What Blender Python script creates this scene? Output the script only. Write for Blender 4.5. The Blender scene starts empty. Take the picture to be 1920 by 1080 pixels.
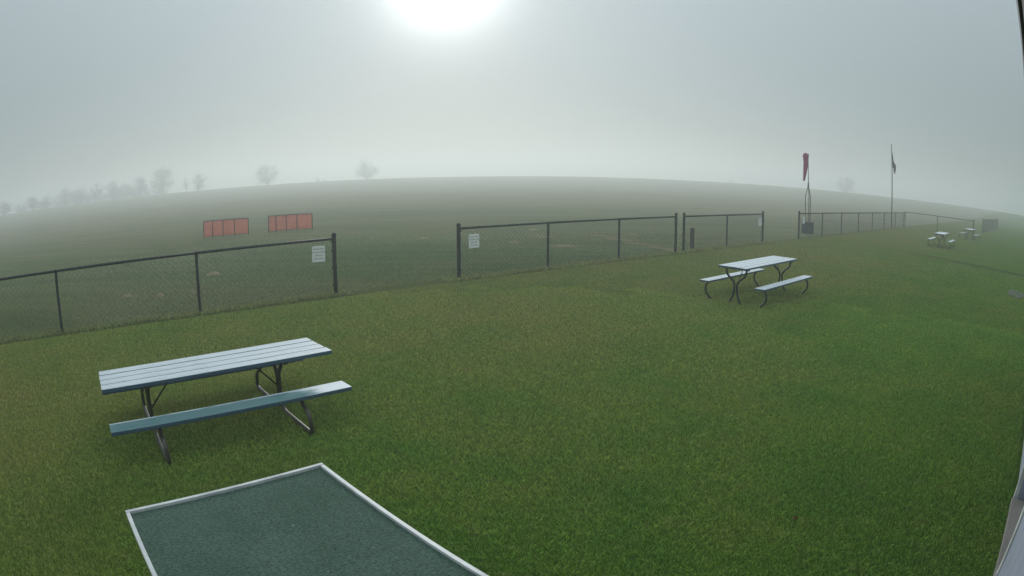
import bpy, bmesh, math, random
import numpy as np
from mathutils import Vector, Matrix, noise

random.seed(7)
RNG = np.random.default_rng(7)
S = bpy.context.scene
COL = S.collection
PI = math.pi
R = math.radians

# ------------------------------------------------------------------ camera
EYE = 2.37                                   # the camera hangs under the eave
F_PX = 1193.0
PITCH = 0.177
cd = bpy.data.cameras.new('camera')
cam = bpy.data.objects.new('camera', cd)
COL.objects.link(cam)
cam.location = (0, 0, EYE)
cam.rotation_euler = (PI / 2 - PITCH, 0, 0)
cd.sensor_fit = 'HORIZONTAL'
cd.sensor_width = 36.0
cd.sensor_height = 20.25
cd.lens = 36.0 * F_PX / 1920
cd.clip_start = 0.02
cd.clip_end = 3000
cd.type = 'PANO'                             # barrel-distorting wide security lens
FM = 36.0 * F_PX / 1920
cy = cd
cy.panorama_type = 'FISHEYE_LENS_POLYNOMIAL'
cy.fisheye_fov = PI
cy.fisheye_polynomial_k0 = 0.0
for i, c in enumerate((1.00307608, -0.02673914, 0.24253967, -0.05575619)):
    setattr(cy, 'fisheye_polynomial_k%d' % (i + 1), -c / FM ** (i + 1))
S.camera = cam

# ------------------------------------------------------------------ light
SUN_AZ, SUN_EL = R(-6.3), R(19.0)            # azimuth from +Y towards +X
SUN_DIR = Vector((math.sin(SUN_AZ) * math.cos(SUN_EL), math.cos(SUN_AZ) * math.cos(SUN_EL), math.sin(SUN_EL)))
SUN_E, SUN_ANGLE = 1.5, 12.0
FOG_DENSITY, FOG_G = 0.0055, 0.45
SKY_K = 1.0
BASE = 0.165
EXPOSURE = 0.0

world = bpy.data.worlds.new('World')
S.world = world
world.use_nodes = True
wn, wl = world.node_tree.nodes, world.node_tree.links
wn.clear()
w_out = wn.new('ShaderNodeOutputWorld')


def wmath(op, a, b=None, c=None):
    n = wn.new('ShaderNodeMath'); n.operation = op
    for i, v in enumerate((a, b, c)):
        if v is None: continue
        if isinstance(v, (int, float)): n.inputs[i].default_value = v
        else: wl.new(v, n.inputs[i])
    return n.outputs[0]


sky = wn.new('ShaderNodeTexSky')
sky.sky_type = 'NISHITA'
sky.sun_disc = False
sky.sun_elevation = SUN_EL
sky.sun_rotation = SUN_AZ
sky.dust_density = 0.3
sky.ozone_density = 1.0
bg_sky = wn.new('ShaderNodeBackground')
wl.new(sky.outputs[0], bg_sky.inputs[0])
bg_sky.inputs[1].default_value = 0.012 * SKY_K
# the fog layer overhead, brightest round the sun behind it
tc = wn.new('ShaderNodeTexCoord')
dot = wn.new('ShaderNodeVectorMath'); dot.operation = 'DOT_PRODUCT'
nrm = wn.new('ShaderNodeVectorMath'); nrm.operation = 'NORMALIZE'
wl.new(tc.outputs['Generated'], nrm.inputs[0])
wl.new(nrm.outputs[0], dot.inputs[0])
dot.inputs[1].default_value = SUN_DIR
ang = wmath('ARCCOSINE', wmath('MINIMUM', wmath('MAXIMUM', dot.outputs['Value'], -1.0), 1.0))


def lobe(width_deg, power, amp):
    t = wmath('POWER', wmath('DIVIDE', ang, R(width_deg)), power)
    return wmath('MULTIPLY', wmath('EXPONENT', wmath('MULTIPLY', t, -1.0)), amp)


def veil(color, strength):
    b = wn.new('ShaderNodeBackground')
    b.inputs[0].default_value = (*color, 1)
    if isinstance(strength, float): b.inputs[1].default_value = strength
    else: wl.new(strength, b.inputs[1])
    return b.outputs[0]


def wadd(a, b):
    n = wn.new('ShaderNodeAddShader')
    wl.new(a, n.inputs[0]); wl.new(b, n.inputs[1])
    return n.outputs[0]


sh = bg_sky.outputs[0]
sep = wn.new('ShaderNodeSeparateXYZ'); wl.new(nrm.outputs[0], sep.inputs[0])
overcast = wmath('MULTIPLY_ADD', wmath('MAXIMUM', sep.outputs['Z'], 0.0), 4.4 * BASE, BASE)   # overcast sky: darkest at the horizon
sh = wadd(sh, veil((0.845, 1.0, 1.045), overcast))
sh = wadd(sh, veil((0.94, 1.0, 0.98), lobe(34.0, 1.6, 0.10)))
sh = wadd(sh, veil((1.0, 1.0, 0.97), lobe(12.0, 1.5, 0.17)))
sh = wadd(sh, veil((1.0, 1.0, 0.98), lobe(4.5, 1.7, 1.4)))
wl.new(sh, w_out.inputs[0])

sd = bpy.data.lights.new('sun', 'SUN')
sd.energy = SUN_E
sd.angle = R(SUN_ANGLE)
sd.color = (1.0, 0.965, 0.91)
sun = bpy.data.objects.new('sun', sd)
COL.objects.link(sun)
sun.rotation_euler = SUN_DIR.to_track_quat('Z', 'Y').to_euler()
sun.location = (0, 0, 40)

S.view_settings.view_transform = 'Standard'
S.view_settings.look = 'None'
S.view_settings.gamma = 1.0
S.view_settings.use_curve_mapping = False
S.view_settings.exposure = EXPOSURE
S.render.engine = 'CYCLES'
S.cycles.max_bounces = 6
S.cycles.diffuse_bounces = 2
S.cycles.glossy_bounces = 2
S.cycles.transparent_max_bounces = 8
S.cycles.volume_bounces = 1
S.cycles.use_denoising = True

# ------------------------------------------------------------------ frame of the place
YAW = 0.6838                                  # fence and building run this way
EA = Vector((math.cos(YAW), math.sin(YAW), 0))
EP = Vector((-math.sin(YAW), math.cos(YAW), 0))
FENCE_P = 11.885


def AP(a, p, z=0.0):
    v = EA * a + EP * p
    return Vector((v.x, v.y, z))


def smooth(e0, e1, x):
    t = np.clip((x - e0) / (e1 - e0), 0, 1)
    return t * t * (3 - 2 * t)


def ground_z(x, y):
    r = np.hypot(x, y)
    az = np.arctan2(x, y)
    crest = 2.26 + 0.10 * np.sin(az * 5.0 + 0.6) + 0.05 * np.sin(az * 17.0)
    z = crest * smooth(100, 275, r) - 1.9 * smooth(300, 520, r)
    return z


# ------------------------------------------------------------------ helpers
def tag(o, label=None, cat=None, group=None, kind=None):
    if label: o['label'] = label
    if cat: o['category'] = cat
    if group: o['group'] = group
    if kind: o['kind'] = kind
    return o


def thing(name, label, cat, loc=(0, 0, 0), rz=0.0, group=None):
    o = bpy.data.objects.new(name, None)
    COL.objects.link(o)
    o.empty_display_size = 0.1
    o.location = loc
    o.rotation_euler = (0, 0, rz)
    return tag(o, label, cat, group)


def link(name, mesh, parent=None, loc=None, rz=None):
    o = bpy.data.objects.new(name, mesh)
    COL.objects.link(o)
    if parent: o.parent = parent
    if loc is not None: o.location = loc
    if rz is not None: o.rotation_euler = (0, 0, rz)
    return o


def mesh_of(name, bm, m, smooth_=False):
    me = bpy.data.meshes.new(name)
    bm.normal_update()
    bm.to_mesh(me)
    bm.free()
    if m: me.materials.append(m)
    if smooth_:
        me.polygons.foreach_set('use_smooth', [True] * len(me.polygons))
    return me


def copy_tree(o, parent=None):
    c = o.copy(); COL.objects.link(c)
    if parent: c.parent = parent
    for ch in list(o.children): copy_tree(ch, c)
    return c


def add_box(bm, c, s, rot=None, bevel=0.0):
    M = Matrix.Translation(c)
    if rot is not None: M = M @ rot
    M = M @ Matrix.Diagonal((s[0], s[1], s[2], 1))
    r = bmesh.ops.create_cube(bm, size=1, matrix=M)
    if bevel > 0:
        es = {e for v in r['verts'] for e in v.link_edges}
        bmesh.ops.bevel(bm, geom=list(es), offset=bevel, segments=2, affect='EDGES', profile=0.6)


def add_tube(bm, pts, rad, seg=8, cap=True):
    """A tube through pts (list of Vectors); rad one number or one per point."""
    pts = [Vector(p) for p in pts]
    n = len(pts)
    rads = [rad] * n if isinstance(rad, (int, float)) else list(rad)
    t0 = (pts[1] - pts[0]).normalized()
    ref = Vector((0, 0, 1)) if abs(t0.z) < 0.9 else Vector((1, 0, 0))
    u = t0.cross(ref).normalized()
    rings = []
    for i in range(n):
        if i == 0: t = pts[1] - pts[0]
        elif i == n - 1: t = pts[-1] - pts[-2]
        else: t = (pts[i + 1] - pts[i]).normalized() + (pts[i] - pts[i - 1]).normalized()
        t.normalize()
        u = (u - t * u.dot(t)).normalized()
        v = t.cross(u)
        rings.append([bm.verts.new(pts[i] + (u * math.cos(2 * PI * k / seg) + v * math.sin(2 * PI * k / seg)) * rads[i]) for k in range(seg)])
    for a, b in zip(rings, rings[1:]):
        for k in range(seg):
            bm.faces.new((a[k], a[(k + 1) % seg], b[(k + 1) % seg], b[k]))
    if cap:
        bm.faces.new(list(reversed(rings[0])))
        bm.faces.new(rings[-1])


def spline(pts, n=4):
    """Catmull-Rom through 2-D or 3-D points."""
    P = [Vector(p) for p in pts]
    P = [P[0] * 2 - P[1]] + P + [P[-1] * 2 - P[-2]]
    out = []
    for i in range(1, len(P) - 2):
        for k in range(n):
            t = k / n
            a, b, c, d = P[i - 1], P[i], P[i + 1], P[i + 2]
            out.append(0.5 * ((2 * b) + (c - a) * t + (2 * a - 5 * b + 4 * c - d) * t * t + (3 * b - a - 3 * c + d) * t ** 3))
    out.append(P[-2])
    return out


# ------------------------------------------------------------------ materials
class Mat:
    def __init__(self, name):
        self.m = bpy.data.materials.new(name)
        self.m.use_nodes = True
        self.nt = self.m.node_tree
        self.n, self.l = self.nt.nodes, self.nt.links
        self.b = self.n['Principled BSDF']
        self.out = self.n['Material Output']

    def node(self, t, **kw):
        x = self.n.new(t)
        for k, v in kw.items(): setattr(x, k, v)
        return x

    def link(self, a, b): self.l.new(a, b)

    def pos(self, scale=(1, 1, 1), local=False):
        if local:
            s = self.node('ShaderNodeTexCoord').outputs['Object']
        else:
            s = self.node('ShaderNodeNewGeometry').outputs['Position']
        mp = self.node('ShaderNodeMapping')
        mp.inputs['Scale'].default_value = scale
        self.link(s, mp.inputs['Vector'])
        return mp.outputs[0]

    def noise(self, vec, scale, detail=3.0, rough=0.55, lo=0.3, hi=0.7):
        t = self.node('ShaderNodeTexNoise')
        t.inputs['Scale'].default_value = scale
        t.inputs['Detail'].default_value = detail
        t.inputs['Roughness'].default_value = rough
        self.link(vec, t.inputs['Vector'])
        r = self.node('ShaderNodeMapRange')
        r.inputs['From Min'].default_value = lo
        r.inputs['From Max'].default_value = hi
        self.link(t.outputs[0], r.inputs['Value'])
        return r.outputs[0]

    def rgb(self, c):
        x = self.node('ShaderNodeRGB'); x.outputs[0].default_value = (*c, 1)
        return x.outputs[0]

    def mix(self, f, a, b, mode='MIX'):
        x = self.node('ShaderNodeMix', data_type='RGBA', blend_type=mode)
        if isinstance(f, (int, float)): x.inputs[0].default_value = f
        else: self.link(f, x.inputs[0])
        for k, v in ((6, a), (7, b)):
            if isinstance(v, tuple): x.inputs[k].default_value = (*v, 1)
            else: self.link(v, x.inputs[k])
        return x.outputs[2]

    def math(self, op, a, b=None, clamp=False):
        x = self.node('ShaderNodeMath', operation=op, use_clamp=clamp)
        for i, v in enumerate((a, b)):
            if v is None: continue
            if isinstance(v, (int, float)): x.inputs[i].default_value = v
            else: self.link(v, x.inputs[i])
        return x.outputs[0]

    def range(self, v, a, b, c=0.0, d=1.0):
        r = self.node('ShaderNodeMapRange')
        for k, x in (('From Min', a), ('From Max', b), ('To Min', c), ('To Max', d)): r.inputs[k].default_value = x
        self.link(v, r.inputs['Value'])
        return r.outputs[0]

    def bump(self, h, strength=0.4, dist=0.01):
        x = self.node('ShaderNodeBump')
        x.inputs['Strength'].default_value = strength
        x.inputs['Distance'].default_value = dist
        self.link(h, x.inputs['Height'])
        self.link(x.outputs[0], self.b.inputs['Normal'])

    def set(self, color=None, rough=None, metal=None, spec=None):
        for k, v in (('Base Color', color), ('Roughness', rough), ('Metallic', metal), ('Specular IOR Level', spec)):
            if v is None: continue
            if isinstance(v, tuple): self.b.inputs[k].default_value = (*v, 1)
            elif isinstance(v, (int, float)): self.b.inputs[k].default_value = v
            else: self.link(v, self.b.inputs[k])
        return self


def coat(name, c1, c2, scale, rough=0.5, bump=0.0, metal=0.0, spec=0.5, stretch=(1, 1, 1), fine=None):
    m = Mat(name)
    v = m.pos(stretch, local=True)
    f = m.noise(v, scale, 4)
    m.set(color=m.mix(f, c1, c2), rough=m.range(f, 0, 1, rough * 0.85, min(1, rough * 1.15)), metal=metal, spec=spec)
    if bump:
        m.bump(m.noise(v, scale * 4, 3), bump, 0.004)
    return m.m


def grass_colors(m, dark=1.0):
    """Colour of the turf at a place: greener lawn, drier stretches, weathered field beyond the fence."""
    g = m.node('ShaderNodeNewGeometry').outputs['Position']
    flat = m.node('ShaderNodeMapping'); flat.inputs['Scale'].default_value = (1, 1, 0)
    m.link(g, flat.inputs['Vector'])
    v = flat.outputs[0]
    big = m.noise(v, 0.16, 3, 0.6, 0.32, 0.68)
    mid = m.noise(v, 0.9, 4, 0.6, 0.30, 0.70)
    small = m.noise(v, 5.0, 4, 0.65, 0.28, 0.72)
    d = dark
    green = (0.088 * d, 0.150 * d, 0.024 * d)
    deep = (0.062 * d, 0.122 * d, 0.023 * d)
    dry = (0.134 * d, 0.132 * d, 0.042 * d)
    straw = (0.20 * d, 0.165 * d, 0.075 * d)
    # how far out from the building, 0 at the wall
    pd = m.node('ShaderNodeVectorMath', operation='DOT_PRODUCT')
    m.link(v, pd.inputs[0]); pd.inputs[1].default_value = EP
    out = pd.outputs['Value']
    dryness = m.math('ADD', m.math('MULTIPLY', big, 0.55), m.math('MULTIPLY', mid, 0.45))
    lawn_dry = m.math('ADD', m.math('MULTIPLY', m.range(out, 1.5, 8.0), 0.60), m.math('MULTIPLY', m.math('SUBTRACT', dryness, 0.5), 0.95), clamp=True)
    c = m.mix(mid, deep, green)
    c = m.mix(lawn_dry, c, dry)
    c = m.mix(m.math('MULTIPLY', m.range(small, 0.55, 1.0), 0.22), c, straw)
    tuft = m.noise(v, 13.0, 3, 0.6, 0.30, 0.70)
    c = m.mix(tuft, m.mix(1.0, c, (0.85, 0.87, 0.88), 'MULTIPLY'), m.mix(1.0, c, (1.16, 1.14, 1.10), 'MULTIPLY'))
    # the flying field
    vf = m.node('ShaderNodeMapping'); vf.inputs['Scale'].default_value = (0.35, 1.0, 0)
    vf.inputs['Rotation'].default_value = (0, 0, -YAW)
    m.link(g, vf.inputs['Vector'])
    fb = m.noise(vf.outputs[0], 0.10, 5, 0.65, 0.33, 0.67)
    fm = m.noise(vf.outputs[0], 0.42, 5, 0.7, 0.30, 0.70)
    fc = m.mix(fb, (0.062 * d, 0.112 * d, 0.044 * d), (0.140 * d, 0.146 * d, 0.070 * d))
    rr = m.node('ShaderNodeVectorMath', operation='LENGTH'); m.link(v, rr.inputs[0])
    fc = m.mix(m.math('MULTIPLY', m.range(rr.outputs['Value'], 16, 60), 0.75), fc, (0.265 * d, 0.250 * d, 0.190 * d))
    streak = m.node('ShaderNodeMapping'); streak.inputs['Scale'].default_value = (0.10, 0.75, 0)
    streak.inputs['Rotation'].default_value = (0, 0, -YAW + 0.5)
    m.link(g, streak.inputs['Vector'])
    fs = m.noise(streak.outputs[0], 0.8, 5, 0.7, 0.28, 0.72)
    fc = m.mix(fs, m.mix(1.0, fc, (0.72, 0.76, 0.74), 'MULTIPLY'), m.mix(1.0, fc, (1.25, 1.20, 1.20), 'MULTIPLY'))
    fc = m.mix(m.math('MULTIPLY', m.range(fm, 0.55, 1.0), 0.5), fc, (0.17 * d, 0.150 * d, 0.085 * d))
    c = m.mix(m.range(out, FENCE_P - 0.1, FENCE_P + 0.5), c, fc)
    # sprayed, half bare strip under the fence line
    off = m.math('ABSOLUTE', m.math('SUBTRACT', out, FENCE_P - 0.02))
    strip = m.math('SUBTRACT', 1.0, m.range(m.math('ADD', off, m.math('MULTIPLY', m.math('SUBTRACT', small, 0.5), 0.16)), 0.10, 0.26), clamp=True)
    pa = m.node('ShaderNodeVectorMath', operation='DOT_PRODUCT')
    m.link(v, pa.inputs[0]); pa.inputs[1].default_value = EA
    al = pa.outputs['Value']
    strip = m.math('MULTIPLY', strip, m.range(al, 51.0, 50.8))
    c = m.mix(m.math('MULTIPLY', strip, 0.55), c, (0.072 * d, 0.074 * d, 0.042 * d))
    return c, v


def make_ground_mat():
    m = Mat('turf')
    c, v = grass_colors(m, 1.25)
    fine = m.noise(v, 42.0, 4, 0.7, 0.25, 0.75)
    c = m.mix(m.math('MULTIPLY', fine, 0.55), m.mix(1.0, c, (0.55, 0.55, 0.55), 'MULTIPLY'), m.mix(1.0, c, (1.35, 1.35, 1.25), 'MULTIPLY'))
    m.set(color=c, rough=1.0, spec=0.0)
    m.bump(fine, 0.6, 0.02)
    return m.m


def make_blade_mat(name, factor):
    m = Mat(name)
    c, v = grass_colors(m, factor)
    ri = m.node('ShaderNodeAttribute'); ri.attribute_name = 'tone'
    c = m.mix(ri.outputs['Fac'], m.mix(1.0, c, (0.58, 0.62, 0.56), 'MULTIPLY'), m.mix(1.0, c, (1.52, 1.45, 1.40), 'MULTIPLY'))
    m.set(color=c, rough=0.6, spec=0.1)
    # blades are tiny troughs: shade them as if half turned to the sky
    gn = m.node('ShaderNodeNewGeometry').outputs['Normal']
    va = m.node('ShaderNodeVectorMath', operation='ADD'); m.link(gn, va.inputs[0]); va.inputs[1].default_value = (0, 0, 1.6)
    vn = m.node('ShaderNodeVectorMath', operation='NORMALIZE'); m.link(va.outputs[0], vn.inputs[0])
    m.link(vn.outputs[0], m.b.inputs['Normal'])
    tr = m.node('ShaderNodeBsdfTranslucent')
    m.link(c, tr.inputs[0])
    mx = m.node('ShaderNodeMixShader'); mx.inputs[0].default_value = 0.22
    m.link(m.b.outputs[0], mx.inputs[1]); m.link(tr.outputs[0], mx.inputs[2])
    m.link(mx.outputs[0], m.out.inputs[0])
    return m.m


M_TURF = make_ground_mat()
M_BLADE = make_blade_mat('grass_blade', 2.75)
M_BLADE_FAR = make_blade_mat('far_grass_blade', 2.25)
M_BLADE_FIELD = make_blade_mat('field_grass_blade', 1.95)
M_POST = coat('green_black_vinyl', (0.012, 0.020, 0.020), (0.020, 0.030, 0.031), 6, rough=0.6, spec=0.25)
M_WIRE = coat('coated_wire', (0.016, 0.024, 0.024), (0.03, 0.04, 0.038), 20, rough=0.5)
M_WHITE = coat('white_trim_paint', (0.48, 0.49, 0.50), (0.76, 0.77, 0.77), 7, rough=0.45, bump=0.1)
M_PIPE = coat('weathered_pipe', (0.045, 0.045, 0.038), (0.11, 0.10, 0.085), 9, rough=0.34, metal=0.35)
M_BLACKPIPE = coat('black_pipe', (0.010, 0.011, 0.014), (0.018, 0.019, 0.022), 7, rough=0.5, spec=0.3)
M_CONCRETE = coat('worn_concrete', (0.20, 0.19, 0.17), (0.30, 0.28, 0.26), 3.0, rough=0.9, bump=0.4)
M_SIDING = coat('blue_grey_siding', (0.33, 0.37, 0.48), (0.37, 0.41, 0.52), 2.2, rough=0.5)
M_LITSIDING = coat('lit_siding', (0.46, 0.50, 0.62), (0.52, 0.56, 0.68), 2.2, rough=0.5)  # same siding, colour lightened to offset the shade on the recess side wall
M_SOFFIT = coat('dark_soffit', (0.05, 0.052, 0.06), (0.07, 0.072, 0.08), 2.0, rough=0.6)
M_ROOF = coat('roof_metal', (0.10, 0.11, 0.12), (0.14, 0.15, 0.16), 1.0, rough=0.5)
M_TIMBER = coat('dark_timber', (0.035, 0.034, 0.032), (0.075, 0.070, 0.062), 7, rough=0.85, bump=0.5, stretch=(4, 4, 0.6))
M_RED = None


def make_plank(name, patchy, cover=(0.68, 0.96)):
    """Teal-blue painted plank under frost; the frost lies only on faces that look up."""
    m = Mat(name)
    v = m.pos((0.6, 6, 6), local=True)
    grain = m.noise(v, 4.5, 5, 0.65, 0.3, 0.7)
    paint = m.mix(grain, (0.045, 0.095, 0.150), (0.070, 0.130, 0.190))
    geo = m.node('ShaderNodeNewGeometry')
    sep = m.node('ShaderNodeSeparateXYZ'); m.link(geo.outputs['Normal'], sep.inputs[0])
    up = m.range(sep.outputs['Z'], 0.35, 0.85)
    if patchy:
        wet = m.mix(grain, (0.092, 0.205, 0.225), (0.140, 0.270, 0.285))
        tcn = m.node('ShaderNodeTexCoord')
        sx = m.node('ShaderNodeSeparateXYZ'); m.link(tcn.outputs['Object'], sx.inputs[0])
        streak = m.noise(m.pos((1.6, 14, 1), local=True), 1.6, 3, 0.6, 0.3, 0.7)
        e = m.math('ADD', sx.outputs['X'], m.math('MULTIPLY', m.math('SUBTRACT', streak, 0.5), 0.38))
        e = m.math('ADD', e, m.math('MULTIPLY', sx.outputs['Y'], 1.3))
        f = m.range(e, 0.74, 0.98)
        rim = m.math('MULTIPLY', m.range(sx.outputs['Y'], 0.080, 0.094), m.range(streak, 0.15, 0.5))
        f = m.math('MAXIMUM', f, m.math('MULTIPLY', rim, 0.85))
        paint = m.mix(up, paint, wet)
        frost = m.math('MULTIPLY', f, up)
    else:
        patch = m.noise(m.pos((0.7, 7, 1), local=True), 3.2, 5, 0.7, 0.18, 0.52)
        frost = m.math('MULTIPLY', m.range(patch, 0, 1, *cover), up)
    fr = m.noise(m.pos((2, 10, 4), local=True), 16, 3, 0.6, 0.3, 0.7)
    col = m.mix(frost, paint, m.mix(fr, (0.66, 0.72, 0.78), (0.80, 0.83, 0.86)))
    m.set(color=col, rough=m.range(frost, 0, 1, 0.34, 0.62), spec=0.5)
    m.bump(grain, 0.25, 0.003)
    return m.m


M_PLANK = make_plank('frosted_plank', False)
M_OLDPLANK = make_plank('thin_frosted_plank', False, (0.30, 0.84))
M_BENCHWET = make_plank('half_frosted_plank', True)


def make_carpet():
    m = Mat('green_outdoor_carpet')
    v = m.pos((1, 1, 1), local=True)
    pile = m.noise(m.pos((1.0, 1.9, 1), local=True), 62, 4, 0.8, 0.32, 0.68)
    worn = m.noise(v, 2.6, 4, 0.6, 0.3, 0.7)
    c = m.mix(worn, (0.060, 0.112, 0.082), (0.090, 0.148, 0.116))
    c = m.mix(pile, m.mix(1.0, c, (0.36, 0.36, 0.36), 'MULTIPLY'), m.mix(1.0, c, (1.75, 1.75, 1.75), 'MULTIPLY'))
    vo = m.node('ShaderNodeTexVoronoi'); vo.inputs['Scale'].default_value = 17
    m.link(v, vo.inputs['Vector'])
    sp = m.math('MULTIPLY', m.range(vo.outputs['Distance'], 0.10, 0.04), m.range(m.noise(v, 23, 2, 0.5, 0.35, 0.65), 0.6, 0.85))
    c = m.mix(sp, c, (0.42, 0.48, 0.45))
    m.set(color=c, rough=0.9, spec=0.2)
    m.bump(pile, 0.8, 0.006)
    return m.m


M_CARPET = make_carpet()

# ------------------------------------------------------------------ ground
rings = [0.0] + list(np.geomspace(1.0, 60, 26)) + list(np.linspace(64, 330, 76)) + list(np.geomspace(345, 820, 14))
NA = 180
gv, gf = [(0, 0, 0)], []
for r_ in rings[1:]:
    for k in range(NA):
        a = 2 * PI * k / NA
        x, y = r_ * math.sin(a), r_ * math.cos(a)
        gv.append((x, y, float(ground_z(x, y))))
for k in range(NA):
    gf.append((0, 1 + (k + 1) % NA, 1 + k))
for i in range(len(rings) - 2):
    for k in range(NA):
        a, b = 1 + i * NA + k, 1 + i * NA + (k + 1) % NA
        gf.append((a, b, b + NA, a + NA))
gm = bpy.data.meshes.new('ground'); gm.from_pydata(gv, [], gf); gm.materials.append(M_TURF)
gm.polygons.foreach_set('use_smooth', [True] * len(gm.polygons))
tag(link('ground', gm), 'mown grass field rising gently to a foggy crest', kind='structure')


# ------------------------------------------------------------------ grass
def blade_tile(name, count, h, w, size=1.0, mat_=None):
    """One square tile of bent blades (two triangles each) with a tone per blade."""
    x = RNG.uniform(-size / 2, size / 2, count); y = RNG.uniform(-size / 2, size / 2, count)
    a = RNG.uniform(0, 2 * PI, count); hh = h * RNG.uniform(0.45, 1.15, count); ww = w * RNG.uniform(0.6, 1.3, count)
    lean = hh * RNG.uniform(0.2, 1.1, count); la = RNG.uniform(0, 2 * PI, count)
    V = np.zeros((count, 4, 3), np.float32)
    cx, sx_ = np.cos(a) * ww / 2, np.sin(a) * ww / 2
    V[:, 0] = np.stack([x - cx, y - sx_, np.full(count, -0.004)], 1)
    V[:, 1] = np.stack([x + cx, y + sx_, np.full(count, -0.004)], 1)
    mx, my = x + np.cos(la) * lean * 0.35, y + np.sin(la) * lean * 0.35
    V[:, 2] = np.stack([mx + cx * 0.7, my + sx_ * 0.7, hh * 0.62], 1)
    V[:, 3] = np.stack([x + np.cos(la) * lean, y + np.sin(la) * lean, hh], 1)
    base = np.arange(count)[:, None] * 4
    T = (base[:, None, :] + np.array([[0, 1, 2], [0, 2, 3]])[None]).reshape(-1, 3)
    me = bpy.data.meshes.new(name)
    me.vertices.add(count * 4); me.loops.add(len(T) * 3); me.polygons.add(len(T))
    me.vertices.foreach_set('co', V.ravel())
    me.loops.foreach_set('vertex_index', T.ravel().astype(np.int32))
    me.polygons.foreach_set('loop_start', np.arange(0, len(T) * 3, 3, dtype=np.int32))
    at = me.attributes.new('tone', 'FLOAT', 'POINT')
    at.data.foreach_set('value', np.repeat(RNG.uniform(0, 1, count), 4).astype(np.float32))
    me.update(); me.validate()
    me.materials.append(mat_ or M_BLADE)
    return me


def grass_field(name, label, cells, tiles, size):
    """Tiles of blades set out cell by cell over the lawn with geometry nodes."""
    me = bpy.data.meshes.new(name)
    me.from_pydata([tuple(AP(a, p, 0)) for a, p in cells], [], [])
    o = link(name, me)
    tag(o, label, 'grass', kind='stuff')
    col = bpy.data.collections.new(name + '_tiles')
    for t in tiles: col.objects.link(bpy.data.objects.new('grass_tile', t))
    ng = bpy.data.node_groups.new(name, 'GeometryNodeTree')
    ng.interface.new_socket('Geometry', in_out='INPUT', socket_type='NodeSocketGeometry')
    ng.interface.new_socket('Geometry', in_out='OUTPUT', socket_type='NodeSocketGeometry')
    N, L = ng.nodes, ng.links
    gi, go = N.new('NodeGroupInput'), N.new('NodeGroupOutput')
    ci = N.new('GeometryNodeCollectionInfo')
    ci.inputs['Collection'].default_value = col
    ci.inputs['Separate Children'].default_value = True
    ci.inputs['Reset Children'].default_value = True
    ip = N.new('GeometryNodeInstanceOnPoints')
    ip.inputs['Pick Instance'].default_value = True
    rv = N.new('FunctionNodeRandomValue'); rv.data_type = 'INT'
    rv.inputs['Min'].default_value = 0; rv.inputs['Max'].default_value = 3
    mu = N.new('ShaderNodeMath'); mu.operation = 'MULTIPLY_ADD'
    mu.inputs[1].default_value = PI / 2; mu.inputs[2].default_value = YAW
    cx = N.new('ShaderNodeCombineXYZ')
    ri = N.new('FunctionNodeRandomValue'); ri.data_type = 'INT'
    ri.inputs['Min'].default_value = 0; ri.inputs['Max'].default_value = len(tiles) - 1
    ri.inputs['Seed'].default_value = 5
    L.new(gi.outputs[0], ip.inputs['Points'])
    L.new(ci.outputs[0], ip.inputs['Instance'])
    ints = [s for s in rv.outputs if s.enabled][0]
    L.new(ints, mu.inputs[0]); L.new(mu.outputs[0], cx.inputs['Z'])
    L.new(cx.outputs[0], ip.inputs['Rotation'])
    L.new([s for s in ri.outputs if s.enabled][0], ip.inputs['Instance Index'])
    L.new(ip.outputs[0], go.inputs[0])
    md = o.modifiers.new('scatter', 'NODES'); md.node_group = ng
    return o


SIZE = 0.5
LAWN = [(7.5, 1900, 0.0042, 0.034, 'short green lawn grass close to the building'), (13.0, 720, 0.0062, 0.032, 'short yellowing lawn grass round the middle picnic table'),
        (18.0, 380, 0.008, 0.030, 'short olive lawn grass on this side of the centre fence'), (25.0, 150, 0.011, 0.026, 'thin far lawn grass beside the short two panel fence')]
FIELD = [(16.5, 340, 0.008, 0.045, 'rougher dull green grass just beyond the chain link fence'), (20.5, 180, 0.010, 0.042, 'rough field grass farther out behind the fences'),
         (27.0, 75, 0.013, 0.038, 'thin rough field grass this side of the red screens')]
cells = {}
for ia in range(-36, 74):
    for ip_ in range(0, 64):
        a, p = (ia + 0.5) * SIZE, -0.44 + (ip_ + 0.5) * SIZE
        q = AP(a, p); d = q.length + random.uniform(-.5, .5); az = math.degrees(math.atan2(q.x, q.y))
        if q.y < 1.2 or abs(az) > 62: continue
        if abs(p - FENCE_P) < 0.26: continue
        for band in (LAWN if p < FENCE_P else FIELD):
            if d < band[0]:
                cells.setdefault(band, []).append((a, p)); break
for bands, nm in ((LAWN, 'lawn_grass'), (FIELD, 'field_grass')):
    for band in bands:
        _, cnt, w_, h_, lab_ = band
        grass_field(nm, lab_, cells[band], [blade_tile(nm + '_tile', cnt, h_, w_, SIZE, M_BLADE_FIELD if bands is FIELD else (M_BLADE if cnt > 500 else M_BLADE_FAR)) for _ in range(5)], SIZE)
strip_ = []
for s_ in np.arange(-9, 24, 0.33):
    if 5.35 < s_ < 7.8: continue
    strip_.append((float(s_), FENCE_P - 0.03 + random.uniform(-.06, .06)))
grass_field('fence_line_grass', 'longer unmown grass in the strip under the fence', strip_, [blade_tile('strip_tile', 150, 0.085, 0.006, 0.36) for _ in range(4)], 0.36)

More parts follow.
